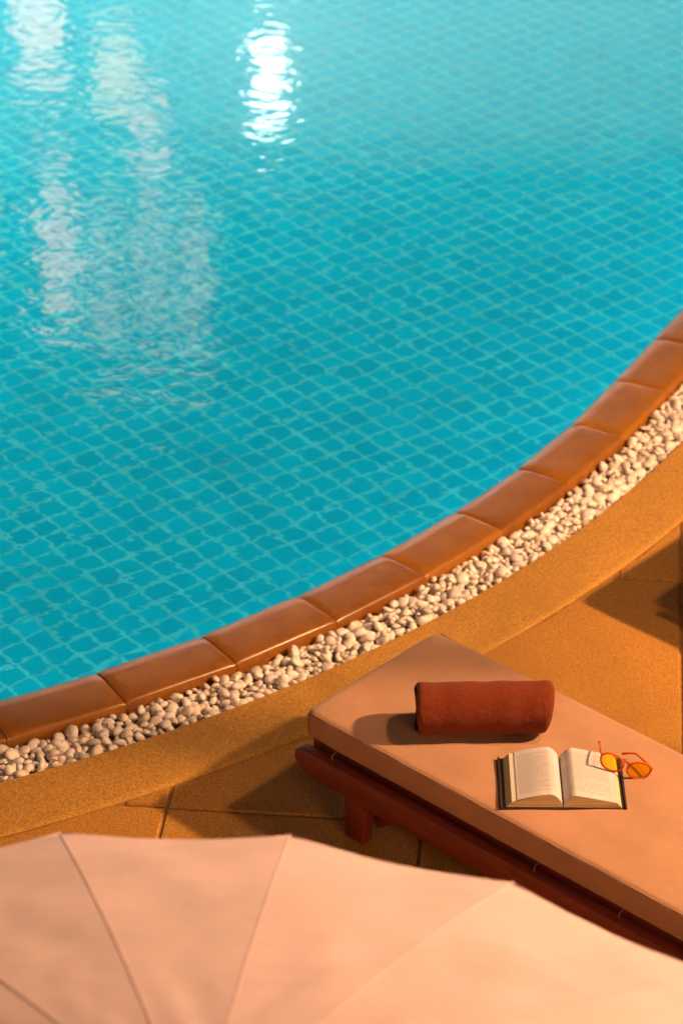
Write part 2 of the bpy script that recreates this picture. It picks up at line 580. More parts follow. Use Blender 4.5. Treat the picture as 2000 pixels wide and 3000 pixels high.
# coping tiles: pillowed glazed clay, one object each
CP = [(-0.028, -0.11), (-0.028, -0.012), (-0.026, -0.006), (-0.019, -0.0015), (0.000, 0.003), (0.020, 0.0068), (0.032, 0.0085), (0.044, 0.0092), (0.090, 0.0095), (0.130, 0.0095), (0.182, 0.009), (0.194, 0.0065), (0.200, -0.001), (0.200, -0.06)]
SJ = (R_(-59.2) - A0) * PR; DS = 0.4115
for k in range(-16, 25):
    s0 = SJ + k * DS + 0.0010; s1 = SJ + (k + 1) * DS - 0.0010
    if s0 < S_LEFT or s1 > LARC + 9: continue
    tt = [0, .006, .016, .032, .07, .2, .35, .5, .65, .8, .93, .968, .984, .994, 1]
    V, Fc, CUV = [], [], []
    dz = random.uniform(-0.0012, 0.0012)
    pa, pb = [edge_pt(s0, o) for o, _ in CP], [edge_pt(s1, o) for o, _ in CP]
    tilt = random.uniform(-0.002, 0.002)
    for t in tt:
        e = min(t, 1 - t) * DS
        drop = 0.004 * max(0, 1 - e / 0.022)
        for i, (o, z) in enumerate(CP):
            p = pa[i].lerp(pb[i], t)
            curve = edge_pt(s0 + (s1 - s0) * t, o)
            p = p.lerp(curve, 0.45)
            wob = 0.0012 * math.sin(9 * p.x + 5 * p.y + k)
            CUV.append((t * 4, o / 0.1))
            V.append((p.x, p.y, z + (dz - drop + tilt * (t - .5) + wob if z > -0.02 else 0)))
    m = len(CP)
    for i in range(len(tt) - 1):
        for j in range(m - 1):
            Fc.append((i * m + j, (i + 1) * m + j, (i + 1) * m + j + 1, i * m + j + 1))
    Fc.append(tuple(range(m))); Fc.append(tuple((len(tt) - 1) * m + j for j in reversed(range(m))))
    mesh_obj('coping_tile', V, Fc, M['glazed'], coping, smooth=True, uvs=CUV)

# ------------------------------------------------------------------ pool basin
POOL_Z = -1.23
basin = tag(mesh_obj('pool_floor', [(p.x, p.y, POOL_Z) for p in outline(0.02)], [tuple(range(len(outline(0.02))))], M['grout']), kind='structure')
ol = outline(-0.011)
wv = [(p.x, p.y, z) for p in ol for z in (-0.06, POOL_Z)]
nw = len(ol)
tag(mesh_obj('pool_wall', wv, [(2 * i, 2 * i + 1, 2 * ((i + 1) % nw) + 1, 2 * ((i + 1) % nw)) for i in range(nw)], M['poolwall']), kind='structure')
wl = outline(-0.012)
water = tag(mesh_obj('water', [(p.x, p.y, -0.0095) for p in wl], [tuple(range(len(wl)))], M['water']), kind='structure')

# pool floor tiles
PITCH, TS, ANG = 0.110, 0.0955, R_(38.5)
ca, sa = math.cos(ANG), math.sin(ANG)
cand = []
for i in range(-160, 160):
    for j in range(-160, 160):
        a, b = i * PITCH, j * PITCH
        x, y = -1.0 + a * ca - b * sa, 13.0 + a * sa + b * ca
        if y > 18.9 or x < -7.5 or x > 5: continue
        if sdf(x, y) > -0.10: continue
        cand.append((x, y))
def seen(x, y):
    # rough test: does the camera look at this bit of floor
    return abs(x) < 0.128 * y and 8.9 < y < 15.6
cand.sort(key=lambda p: (not seen(*p), p[0] ** 2 + p[1] ** 2))
hb = TS / 2
def tile_geo(rot=0.0):
    pts = [(-hb, -hb), (hb, -hb), (hb, hb), (-hb, hb)]
    ch = 0.002
    V = [(x, y, 0.0) for x, y in pts] + [(x * (1 - ch / hb), y * (1 - ch / hb), 0.00015) for x, y in pts]
    Fc = [(0, 1, 5, 4), (1, 2, 6, 5), (2, 3, 7, 6), (3, 0, 4, 7), (4, 5, 6, 7)]
    return V, Fc
tv, tf = tile_geo()
tile_me = bpy.data.meshes.new('floor_tile'); tile_me.from_pydata(tv, [], tf); tile_me.materials.append(M['tile'])
for x, y in cand[:300]:
    o = bpy.data.objects.new('floor_tile', tile_me)
    o.location = (x, y, POOL_Z + 0.0002); o.rotation_euler = (0, 0, ANG)
    link(o, basin)
tva = np.array(tv); rest = np.array(cand[300:])
rot = np.array([[ca, -sa], [sa, ca]])
loc = tva.copy(); loc[:, :2] = tva[:, :2] @ rot.T
allv = (loc[None] + np.c_[rest, np.full(len(rest), POOL_Z + 0.0002)][:, None, :]).reshape(-1, 3)
allf = (np.array([0]) + np.arange(len(rest))[:, None, None] * 8 + np.array(tf)[None]).reshape(-1, 4)
tag(mesh_obj('floor_tiles_further_off', allv.tolist(), allf.tolist(), M['tile'], basin), kind='stuff')

# underwater light strips on the pool walls
def underwater_light(p0, p1, strength, label):
    p0, p1 = Vector(p0), Vector(p1)
    d = p1 - p0; L = d.length
    root = empty('underwater_light', (p0 + d / 2), math.atan2(d.y, d.x))
    box('housing', (0, -0.03, 0), (L, 0.06, 0.24), M['metal'], root, 0.01)
    v, f = box_vf(0, 0, 0, L - 0.06, 0.02, 0.18)
    mesh_obj('lamp_lens', v, f, emissive('pool_lamp_glow', (0.28, 0.95, 1.0), strength), root, loc=(0, 0.008, 0))
    tag(root, label, 'pool light', 'underwater lights along the pool walls')
POOL_L = 1580.0
for k in range(4):
    underwater_light((-9.0 + 0 * k, 18.0 - 2.4 * k, -0.62), (-9.0, 16.2 - 2.4 * k, -0.62), POOL_L, ('first', 'second', 'third', 'fourth')[k] + ' underwater light from the far corner on the left pool wall')
for k in range(5):
    underwater_light((4.4 - 2.6 * k, 18.93, -0.62), (2.6 - 2.6 * k, 18.93, -0.62), POOL_L * 0.8, ('first', 'second', 'third', 'fourth', 'fifth')[k] + ' underwater light from the right on the far pool wall')

# ------------------------------------------------------------------ pebbles
def pebble_mesh(seed):
    r = random.Random(seed)
    bm = bmesh.new()
    bmesh.ops.create_icosphere(bm, subdivisions=2, radius=1.0)
    ax = (r.uniform(.95, 1.25), r.uniform(.72, .95), r.uniform(.5, .72))
    dirs = [Vector((r.gauss(0, 1), r.gauss(0, 1), r.gauss(0, 1))).normalized() for _ in range(4)]
    for v in bm.verts:
        n = v.co.normalized()
        k = 1 + sum(0.13 * math.sin(2.4 * n.dot(d) + i) for i, d in enumerate(dirs))
        v.co = Vector((n.x * ax[0], n.y * ax[1], n.z * ax[2])) * k
    me = bpy.data.meshes.new('pebble'); bm.to_mesh(me); bm.free()
    me.materials.append(M['pebble'])
    me.polygons.foreach_set('use_smooth', [True] * len(me.polygons))
    return me
pmesh = [pebble_mesh(i) for i in range(8)]
plist = []
grid = {}
def far_enough(s, o, r, layer):
    for a in range(-2, 3):
        for b in range(-2, 3):
            for (s2, o2, r2) in grid.get((layer, int(s / .03) + a, int(o / .03) + b), ()):
                if (s - s2) ** 2 + (o - o2) ** 2 < (0.86 * (r + r2)) ** 2: return False
    grid.setdefault((layer, int(s / .03), int(o / .03)), []).append((s, o, r))
    return True
PS0, PS1 = 1.6, 8.9
for layer, tries in ((0, 9000), (1, 20000), (2, 500)):
    for _ in range(tries):
        s = random.uniform(PS0, PS1)
        r = random.choice((.010, .013, .016, .019, .021, .023)) * random.uniform(.9, 1.12)
        o = random.uniform(0.203 + r * .9, 0.404 - r * .9)
        if layer == 2: r *= 0.95
        if not far_enough(s, o, r, layer): continue
        z = (-0.038, -0.022, -0.010)[layer] + random.uniform(-.006, .005)
        if o < 0.235: z -= 0.010 * random.random()
        p = edge_pt(s, o)
        plist.append((p.x, p.y, z, r, layer, random.randrange(8), Matrix.Rotation(random.uniform(0, 6.28), 4, 'Z') @ Matrix.Rotation(random.gauss(0, .45), 4, 'X') @ Matrix.Rotation(random.gauss(0, .45), 4, 'Y')))
def pscore(p):
    x, y, z, r, layer = p[:5]
    d = math.sqrt(x * x + y * y + 28)
    infr = abs(x) < 0.1185 * d
    return (layer == 0, not infr, -(r / d) * (1.25 if layer == 2 else 1.0))
plist.sort(key=pscore)
for (x, y, z, r, layer, mi, rt) in plist[:300]:
    o = bpy.data.objects.new('pebble', pmesh[mi])
    o.matrix_world = Matrix.Translation((x, y, z)) @ rt @ Matrix.Scale(r, 4)
    link(o, channel)
PV, PF = [], []
pnp = []
for me in pmesh:
    v = np.array([vv.co[:] for vv in me.vertices]); f = np.array([list(p.vertices) for p in me.polygons])
    pnp.append((v, f))
off = 0
for (x, y, z, r, layer, mi, rt) in plist[300:]:
    v, f = pnp[mi]
    m3 = np.array(rt.to_3x3())
    PV.append(v @ m3.T * r + np.array([x, y, z])); PF.append(f + off); off += len(v)
tag(mesh_obj('pebbles_further_off', np.concatenate(PV).tolist(), np.concatenate(PF).tolist(), M['pebble'], channel, smooth=True), kind='stuff')

# ------------------------------------------------------------------ sun lounger
LOUNGE_ROT = R_(-43)
MAT_TOP, MAT_BOT = 0.38, 0.280
def build_lounger():
    root = empty('sun_lounger')
    W = 0.618
    LEN = 1.55
    for y in (-0.026, W + 0.012):
        # side rail with a rounded nose at the foot end
        prof = [(0.0, 0.228), (0.006, 0.255), (0.022, 0.268), (0.05, 0.270), (2.16, 0.270), (2.16, 0.176), (0.075, 0.176), (0.035, 0.190), (0.010, 0.212)]
        n = len(prof)
        V = [(x, -0.016, z) for x, z in prof] + [(x, 0.022, z) for x, z in prof]
        Fc = [tuple(range(n)), tuple(reversed(range(n, 2 * n)))] + [(i, n + i, n + (i + 1) % n, (i + 1) % n) for i in range(n)]
        bevel(mesh_obj('side_rail', V, Fc, M['wood'], root, loc=(0, y, 0)), 0.004, 2)
    for y in (0.030, W - 0.046):
        box('inner_rail', (1.06, y, 0.240), (2.06, 0.03, 0.078), M['wood'], root, 0.002)
    for x in (0.225, 1.86):
        for y, s in ((-0.029, 1), (W + 0.013, -1)):
            box('leg', (x, y + s * 0.039, 0.118), (0.078, 0.042, 0.236), M['wood'], root, 0.004)
        box('stretcher', (x, W / 2 - 0.008, 0.115), (0.045, W - 0.08, 0.055), M['wood'], root, 0.004)
    for s, y in ((1, 0.045), (-1, W - 0.061)):
        box('brace', (0.35, y, 0.125), (0.20, 0.022, 0.04), M['wood'], root, 0.003, rot=(0, R_(-36), 0))
    for k in range(14):
        box('slat', (0.045 + k * 0.108, W / 2 - 0.008, 0.268), (0.075, W - 0.12, 0.018), M['wood'], root, 0.003)
    for k in range(6):
        d = 0.05 + k * 0.115
        box('back_slat', (LEN + d * math.cos(R_(58)), W / 2 - 0.008, 0.268 + d * math.sin(R_(58))), (0.075, W - 0.03, 0.018), M['wood'], root, 0.003, rot=(0, R_(-58), 0))
    return root, W, LEN

def build_mattress(W, LEN):
    """one continuous padded mat, bent up at the head end"""
    T = MAT_TOP - MAT_BOT
    BACK = 0.72; BA = R_(58)
    # centre line (bottom surface), arc at the hinge
    def cl(x):
        if x <= LEN - 0.06: return Vector((x, MAT_BOT)), 0.0
        rad = 0.10
        arc = rad * BA
        if x <= LEN - 0.06 + arc:
            a = (x - (LEN - 0.06)) / rad
            return Vector((LEN - 0.06 + rad * math.sin(a), MAT_BOT + rad * (1 - math.cos(a)))), a
        d = x - (LEN - 0.06) - arc
        return Vector((LEN - 0.06 + rad * math.sin(BA) + d * math.cos(BA), MAT_BOT + rad * (1 - math.cos(BA)) + d * math.sin(BA))), BA
    TOT = LEN - 0.06 + 0.10 * BA + BACK
    nx, prof_n = 150, []
    # cross section ring (rounded box), param
    def ring(halfw, r, t):
        pts = []
        segs = 6
        for (cx, cz, a0) in ((halfw - r, r, -90), (halfw - r, t - r, 0), (-halfw + r, t - r, 90), (-halfw + r, r, 180)):
            for k in range(segs + 1):
                a = R_(a0 + 90 * k / segs)
                pts.append((cx + r * math.cos(a), cz + r * math.sin(a)))
        # subdivide flats of the top
        out = []
        for i, p in enumerate(pts):
            q = pts[(i + 1) % len(pts)]
            out.append(p)
            dd = math.hypot(q[0] - p[0], q[1] - p[1])
            if dd > 0.1:
                n = 26
                for k in range(1, n): out.append((p[0] + (q[0] - p[0]) * k / n, p[1] + (q[1] - p[1]) * k / n))
        return out
    V, Fc = [], []
    rr = 0.022
    xs = []
    e = 0.034
    for k in range(7):
        xs.append(e * (1 - math.cos(R_(90 * k / 6))))
    mid = np.linspace(e, TOT - e, nx)[1:-1]
    xs = xs + list(mid) + [TOT - q for q in reversed(xs)]
    m = None
    def nz(x, y):
        return (math.sin(7.1 * x + 3 * y) * math.sin(5.3 * y + 1.7 * x) + 0.6 * math.sin(17 * x - 11 * y + 1) * math.sin(3 * x + 1) + 0.35 * math.sin(31 * y + 9 * x + 2))
    for x in xs:
        de = min(x, TOT - x)
        if de < e:
            q = math.sqrt(max(0.0, 1 - ((e - de) / e) ** 2))
        else: q = 1.0
        inset = (1 - q) * 0.022
        hw = W / 2 - inset
        corner = 1 - min(1, de / 0.16)
        hw -= 0.006 * corner ** 2
        th = T
        rg = ring(hw, min(rr, hw * .5), th)
        m = len(rg)
        p, a = cl(x)
        for (y, z) in rg:
            f = z / T
            zz = z
            # round the ends in height
            zz = T / 2 + (z - T / 2) * (0.35 + 0.65 * q)
            if f > 0.6:
                edge = min(1, (W / 2 - abs(y)) / 0.10)
                zz += 0.004 * edge * nz(x, y) * 0.8 + 0.004 * edge
            side = 0.0
            if abs(y) > W / 2 - 0.05 and 0.1 < f < 0.95:
                side = 0.0012 * math.sin(23 * x + 2 * f) + 0.0007 * math.sin(61 * x + 5 * f)
            yy = y + math.copysign(side, y)
            V.append((p.x - math.sin(a) * zz, W / 2 + yy, p.y + math.cos(a) * zz))
    for i in range(len(xs) - 1):
        for k in range(m):
            k2 = (k + 1) % m
            Fc.append((i * m + k, (i + 1) * m + k, (i + 1) * m + k2, i * m + k2))
    Fc.append(tuple(range(m))); Fc.append(tuple((len(xs) - 1) * m + k for k in reversed(range(m))))
    root = empty('mattress')
    mesh_obj('padded_cover', V, Fc, M['cushion'], root, smooth=True)
    # seam along both upper edges
    for y in (0.0075, W - 0.0075):
        pts = []
        for x in np.linspace(0.03, TOT - 0.05, 140):
            p, a = cl(x)
            hgt = T - 0.0065 + 0.0006 * math.sin(40 * x)
            pts.append((p.x - math.sin(a) * hgt, y + 0.001 * math.sin(23 * x), p.y + math.cos(a) * hgt))
        tube('seam_piping', pts, 0.0026, M['cushion'], root, 6)
    # cord ends poking out under the near edge
    for k, x in enumerate((0.13, 0.93, 1.24)):
        L = 0.02 + 0.012 * ((k * 37) % 5) / 4
        tube('tie_cord', [(x, 0.02, MAT_BOT - 0.002), (x + 0.006, -0.012, MAT_BOT - 0.001), (x + 0.014, -0.016 - L * .4, MAT_BOT - 0.008 - L * .3)], 0.0018, M['cord'], root, 6)
    return root

def copy_tree(o, parent=None):
    c = o.copy(); link(c); c.parent = parent
    for ch in list(o.children): copy_tree(ch, c)
    return c

lounger, LW, LL = build_lounger()
mattress = build_mattress(LW, LL)
P0 = (-0.119, 7.011, 0)
P1 = (1.19, 8.085, 0)
for o in (lounger, mattress):
    o.location = P0; o.rotation_euler = (0, 0, LOUNGE_ROT)
lounger2, mattress2 = copy_tree(lounger), copy_tree(mattress)
for o in (lounger2, mattress2): o.location = P1
tag(lounger, 'dark red wooden sun lounger under the mattress that holds the book and towel', 'sun lounger', 'sun loungers facing the pool')
tag(mattress, 'tan canvas lounger mattress carrying the rolled towel and open book', 'mattress', 'lounger mattresses')
tag(lounger2, 'dark red wooden sun lounger past the right edge, casting a shadow on the paving', 'sun lounger', 'sun loungers facing the pool')
tag(mattress2, 'bare tan lounger mattress past the right edge with nothing on it', 'mattress', 'lounger mattresses')

# ------------------------------------------------------------------ rolled towel
def build_towel():
    root = empty('rolled_towel', (0.4265, 6.905, MAT_TOP + 0.003), R_(1.5))
    Rr = 0.0785; L = 0.404; n_l, n_a = 64, 72
    V, Fc = [], []
    def rad(a, t):
        # a slightly slack roll that sits flat underneath, with the free edge as a step
        k = Rr * (1 + 0.020 * math.sin(2 * a + 0.6) + 0.010 * math.sin(5 * t * 6.28 + a) * math.sin(2 * a) + 0.012 * math.sin(3.1 * t * 6.28 + 1.2))
        return k
    for i in range(n_l + 1):
        t = i / n_l
        x = (t - 0.5) * L
        e = min(t, 1 - t) * L
        rnd = 0.020
        sh = 1.0 if e > rnd else (1 - 0.16 * (1 - math.sqrt(max(0, 1 - ((rnd - e) / rnd) ** 2))))
        for j in range(n_a):
            a = 2 * math.pi * j / n_a
            r = rad(a, t) * sh
            y, z = r * math.cos(a), Rr + r * math.sin(a)
            z = max(z, 0.0) if z < 0.012 else z
            step = 0.006 * (1 / (1 + math.exp(-(math.degrees(a) - 285) * .9))) * (1 if math.degrees(a) < 340 else max(0, (360 - math.degrees(a)) / 20))
            y += step * math.cos(a); z += step * math.sin(a) * .3
            xx = x
            if t > .5: xx += 0.012 * math.sin(a) * (t - .5) * 2
            else: xx -= 0.003 * math.sin(3 * a) * (.5 - t) * 2
            V.append((xx, y, max(z, 0.001)))
    for i in range(n_l):
        for j in range(n_a):
            j2 = (j + 1) % n_a
            Fc.append((i * n_a + j, i * n_a + j2, (i + 1) * n_a + j2, (i + 1) * n_a + j))
    o = mesh_obj('outer_layer', V, Fc, M['towel'], root, smooth=True)
    # spiral layers seen at the two ends
    for s in (-1, 1):
        V, Fc = [], []
        turns = 4.5; N = 150
        for i in range(N + 1):
            f = i / N
            a = f * turns * 2 * math.pi
            r = 0.006 + (Rr * 0.90 - 0.006) * f
            lay = 0.5 - 0.5 * math.cos(2 * math.pi * f * turns)
            for (dr, dx) in ((-0.0058, 0.012), (-0.0050, 0.003), (-0.0025, -0.001), (0.0, -0.002), (0.0025, -0.001), (0.0050, 0.003), (0.0058, 0.012)):
                rr = r + dr
                V.append((s * (L / 2 - 0.007 - dx - 0.003 * math.sin(a * 1.7)), rr * math.cos(a), Rr * 0.985 + rr * math.sin(a)))
        for i in range(N):
            for k in range(6):
                Fc.append((i * 7 + k, i * 7 + k + 1, (i + 1) * 7 + k + 1, (i + 1) * 7 + k))
        mesh_obj('rolled_end', V, Fc, M['towel'], root, smooth=True)
    tag(root, 'rust red terry towel rolled up on the tan mattress', 'towel')
build_towel()

# ------------------------------------------------------------------ open book
def build_book():
    root = empty('open_book', (0.6465, 6.622, MAT_TOP + 0.0055), R_(-0.6))
    D = 0.238
    def left(u):   # u 0 at fore edge .. 1 at gutter -> x, z
        x = -0.150 + 0.148 * u
        z = 0.0225 + 0.024 * math.sin(min(1, u / 0.80) * math.pi / 2) ** 1.3
        if u > 0.74: z -= 0.034 * ((u - 0.74) / 0.26) ** 2.2
        return x, z
    def right(u):  # 0 at gutter .. 1 at fore edge
        x = 0.002 + 0.156 * u
        z = 0.0455 - 0.0265 * max(0, (u - 0.20) / 0.80) ** 1.05
        if u < 0.24: z -= 0.032 * ((0.24 - u) / 0.24) ** 2.2
        return x, z
    n = 40
    for nm, fn, fore in (('page_block', left, (-0.167, 0.003)), ('page_block', right, (0.170, 0.003))):
        us = [i / n for i in range(n + 1)]
        top = [fn(u) for u in us]
        if fore[0] < 0: ring = [fore] + top + [(-0.001, 0.003)]
        else: ring = [(0.001, 0.003)] + top + [fore]
        V = [(x, -D / 2, z) for x, z in ring] + [(x, D / 2, z) for x, z in ring]
        m = len(ring)
        Fc = [tuple(range(m)), tuple(reversed(range(m, 2 * m)))] + [(i, m + i, m + (i + 1) % m, (i + 1) % m) for i in range(m)]
        mesh_obj(nm, V, Fc, M['edge'], root)
        # the printed leaf on top, and two more leaves lifting at the fore edge
        for q, (lift, cut) in enumerate(((0.0008, 0.0), (0.0018, 0.016)) if fore[0] < 0 else ((0.0008, 0.0),)):
            V, Fc, UV = [], [], []
            for i, u in enumerate(us):
                if fore[0] < 0 and u * 0.15 < cut: uu = cut / 0.15
                else: uu = u
                x, z = fn(uu)
                lf = lift + (0.0016 * (1 - uu) if q else 0)
                for y, v in ((-D / 2 + 0.0005, 0), (D / 2 - 0.0005, 1)):
                    V.append((x, y, z + lf)); UV.append((u, v))
            for i in range(n): Fc.append((2 * i, 2 * i + 2, 2 * i + 3, 2 * i + 1))
            if q == 0 and fore[0] < 0:
                mt = M['leaf']
            else: mt = M['page']
            mesh_obj('page', V, Fc, mt, root, smooth=True, uvs=UV)
    for s, w in ((-1, 0.176), (1, 0.178)):
        box('cover_board', (s * (w / 2 + 0.007), 0, 0.0005), (w, D + 0.010, 0.0035), M['cover'], root, 0.001, rot=(0, R_(0.6 * s), 0))
        # the board's turned-up outer rim
        box('cover_rim', (s * (w + 0.0045), 0, 0.0045), (0.006, D + 0.010, 0.007), M['cover'], root, 0.0015)
    box('spine', (0, 0, 0.0), (0.024, D + 0.010, 0.005), M['cover'], root, 0.002)
    tag(root, 'thick open book with dark covers lying on the tan mattress', 'book')
build_book()

# ------------------------------------------------------------------ sunglasses
def build_glasses():
    # frame origin at the bridge; local x across, y towards the ear ends, z up
    root = empty('sunglasses', (0.8385, 6.652, MAT_TOP + 0.052), 0)
    root.rotation_euler = (R_(-9), R_(16), R_(-6))
    root.scale = (1.04, 1.0, 1.0)
    def rim(cx, s):
        pts = []
        for k in range(37):
            a = 2 * math.pi * k / 36
            x = cx + 0.0335 * math.copysign(abs(math.cos(a)) ** 0.92, math.cos(a))
            z = -0.004 + (0.0245 if math.sin(a) > 0 else 0.0285) * math.sin(a) + 0.003 * s * math.cos(a)
            pts.append((x, 0.0015 * (x / 0.07) ** 2 * 4, z))
        return pts
    for s in (-1, 1):
        pts = rim(s * 0.040, s)
        tube('rim', pts, 0.0031, M['frame'], root, 8)
        n = 36
        V = [(p[0] + (s * 0.04 - p[0]) * .02, p[1] - .0008, p[2]) for p in pts[:-1]] + [(p[0], p[1] + .0008, p[2]) for p in pts[:-1]]
        Fc = [tuple(range(n)), tuple(reversed(range(n, 2 * n)))] + [(i, n + i, n + (i + 1) % n, (i + 1) % n) for i in range(n)]
        mesh_obj('lens', V, Fc, M['lens'], root)
        tube('hinge_block', [(s * 0.071, 0.004, 0.008), (s * 0.0755, 0.010, 0.008)], 0.0038, M['frame'], root, 8)
        tube('nose_pad', [(s * 0.010, 0.004, -0.006), (s * 0.012, 0.009, -0.012)], 0.0025, M['frame'], root, 8)
    tube('bridge', [(-0.012, 0.001, 0.006), (-0.006, 0.001, 0.010), (0.006, 0.001, 0.010), (0.012, 0.001, 0.006)], 0.0026, M['frame'], root, 8)
    # left arm opens straight back, right arm is swung inwards
    tube('temple', [(-0.0755, 0.010, 0.008), (-0.0775, 0.05, 0.006), (-0.076, 0.094, 0.003), (-0.0735, 0.125, -0.014)], [0.0034, 0.003, 0.003, 0.0038], M['frame'], root, 8)
    tube('temple', [(0.0755, 0.010, 0.008), (0.058, 0.045, 0.006), (0.032, 0.088, 0.003), (0.016, 0.098, -0.006), (-0.004, 0.098, -0.016)], [0.0036, 0.0034, 0.0032, 0.0036, 0.004], M['frame'], root, 8)
    tag(root, 'orange tinted round sunglasses resting on the right edge of the open book', 'sunglasses')
build_glasses()

# ------------------------------------------------------------------ parasol
def build_parasol(loc, Rr, hh, ph, tx, ty, n, label):
    nrm = Vector((tx, ty, 1)).normalized()
    e1 = Vector((0, 1, 0)).cross(nrm).normalized(); e2 = nrm.cross(e1)
    root = empty('parasol', (loc[0], loc[1], 0))
    zc = loc[2]
    def P(a, r, h):
        v = e1 * (Rr * r * math.cos(a)) + e2 * (Rr * r * math.sin(a)) + nrm * h
        return Vector((v.x, v.y, v.z + zc))
    def H(r): return hh * (1 - r ** 1.5)
    da = 2 * math.pi / n
    nr, na = 22, 14
    rs = [0.045 + (1 - 0.045) * i / nr for i in range(nr + 1)]
    for k in range(n):
        V, Fc = [], []
        rk = random.Random(k * 13 + 5)
        p1, p2, p3 = rk.uniform(0, 6), rk.uniform(0, 6), rk.uniform(.6, 1.2)
        for i, r in enumerate(rs):
            for j in range(na + 1):
                t = j / na
                a = ph - (k + t) * da
                sag = math.sin(math.pi * t)
                # cloth: hollow between the ribs, scalloped hem, slack ripples
                h = H(r) - sag * 0.0055 * r * (0.4 + r)
                rr = r * (1 - (1 - math.cos(da / 2)) * 0.9 * sag)
                h += (H(rr) - H(r)) * 0.7
                if r > 0.8: rr -= 0.009 * sag * ((r - .8) / .2) ** 2
                h += 0.0022 * sag ** 2 * math.sin(9 * r * p3 + 5 * t + p1) + 0.0015 * sag ** 2 * math.sin(23 * r + 8 * t * p3 + p2) + 0.0010 * sag ** 2 * math.sin(38 * r * p3 - 14 * t + p2)
                V.append(P(a, rr, h))
        m = na + 1
        for i in range(nr):
            for j in range(na):
                Fc.append((i * m + j, i * m + j + 1, (i + 1) * m + j + 1, (i + 1) * m + j))
        pan = mesh_obj('canopy_panel', V, Fc, M['canopy'], root, smooth=True)
        so = pan.modifiers.new('cloth', 'SOLIDIFY'); so.thickness = 0.0025; so.offset = -1; so.use_rim = False
        # hem
        hem = [P(ph - (k + j / na) * da, 1 * (1 - (1 - math.cos(da / 2)) * 0.9 * math.sin(math.pi * j / na)) - 0.009 * math.sin(math.pi * j / na), H(1) - math.sin(math.pi * j / na) * 0.0077 - 0.001) for j in range(na + 1)]
        tube('hem', hem, 0.0042, M['canopy'], root, 6)
        a = ph - k * da
        tube('seam', [P(a, r, H(r) + 0.0000) for r in rs], 0.0015, M['canopy'], root, 6)
        tube('rib', [P(a, r, H(r) - 0.018) for r in rs[1:]], [0.008] * (nr - 1) + [0.007], M['polewood'], root, 6)
        tube('rib_tip', [P(a, 0.985, H(.985) - 0.006), P(a, 1.006, H(1.0) - 0.004)], [0.006, 0.0045], M['canopy'], root, 8)
        tube('strut', [P(a, 0.03, -0.16), P(a, 0.52, H(.52) - 0.018)], 0.006, M['polewood'], root, 6)
    apex = P(0, 0, H(0))
    tube('pole', [(0, 0, 0.03), apex + Vector((0, 0, 0.02))], 0.022, M['polewood'], root, 14)
    tube('hub', [P(0, 0, -0.2), P(0, 0, -0.12)], 0.05, M['polewood'], root, 16)
    tube('finial', [apex + nrm * 0.0, apex + nrm * 0.03, apex + nrm * 0.06, apex + nrm * 0.085], [0.07, 0.05, 0.026, 0.008], M['polewood'], root, 14)
    lathe('base', [(0.0, 0.005), (0.26, 0.005), (0.27, 0.03), (0.24, 0.06), (0.05, 0.08), (0.04, 0.2), (0.0, 0.2)], M['stone'], root, 28)
    tag(root, label, 'parasol')
build_parasol((-0.248, 3.208, 1.9), 1.343, 0.30, 1.810, 0.061, 0.071, 18, 'cream cloth parasol with radiating seams standing in front of the lounger')

# ------------------------------------------------------------------ lamps that light the terrace
def lamp_post(loc, h, power, rad, label, arm=(0, 0)):
    root = empty('lamp_post', (loc[0], loc[1], 0))
    lathe('base', [(0, 0.0), (0.14, 0.0), (0.14, 0.04), (0.06, 0.10), (0.0, 0.10)], M['metal'], root)
    tube('pole', [(0, 0, 0.05), (0, 0, h + 0.3)], [0.05, 0.035], M['metal'], root, 12)
    hx, hy = arm
    tube('arm', [(0, 0, h + 0.25), (hx * .5, hy * .5, h + 0.36), (hx, hy, h + 0.30)], 0.022, M['metal'], root, 10)
    lathe('lamp_shade', [(0.05, 0.30), (0.12, 0.27), (0.24, 0.20), (0.25, 0.17)], M['metal'], root, 24, loc=(hx, hy, h))
    lathe('lamp_globe', [(0.001, -0.10), (0.06, -0.085), (0.10, -0.03), (0.10, 0.03), (0.05, 0.09), (0.001, 0.10)], emissive('warm_lamp_glass', WARM, 6.0), root, 20, loc=(hx, hy, h + 0.08))
    ld = bpy.data.lights.new('lamp_light', 'POINT')
    ld.energy = power; ld.color = WARM; ld.shadow_soft_size = rad
    lo = bpy.data.objects.new('lamp_light', ld)
    lo.location = (hx, hy, h - 0.20)
    link(lo, root)
    tag(root, label, 'lamp post', 'lamp posts on the terrace')
lamp_post((5.5, 6.75), 4.4, 2750, 0.13, 'tall bronze lamp post off to the right of the loungers', (-0.5, 0))
lamp_post((2.9, 7.0), 3.8, 255, 0.16, 'bronze lamp post standing nearest the loungers', (-0.7, 0))

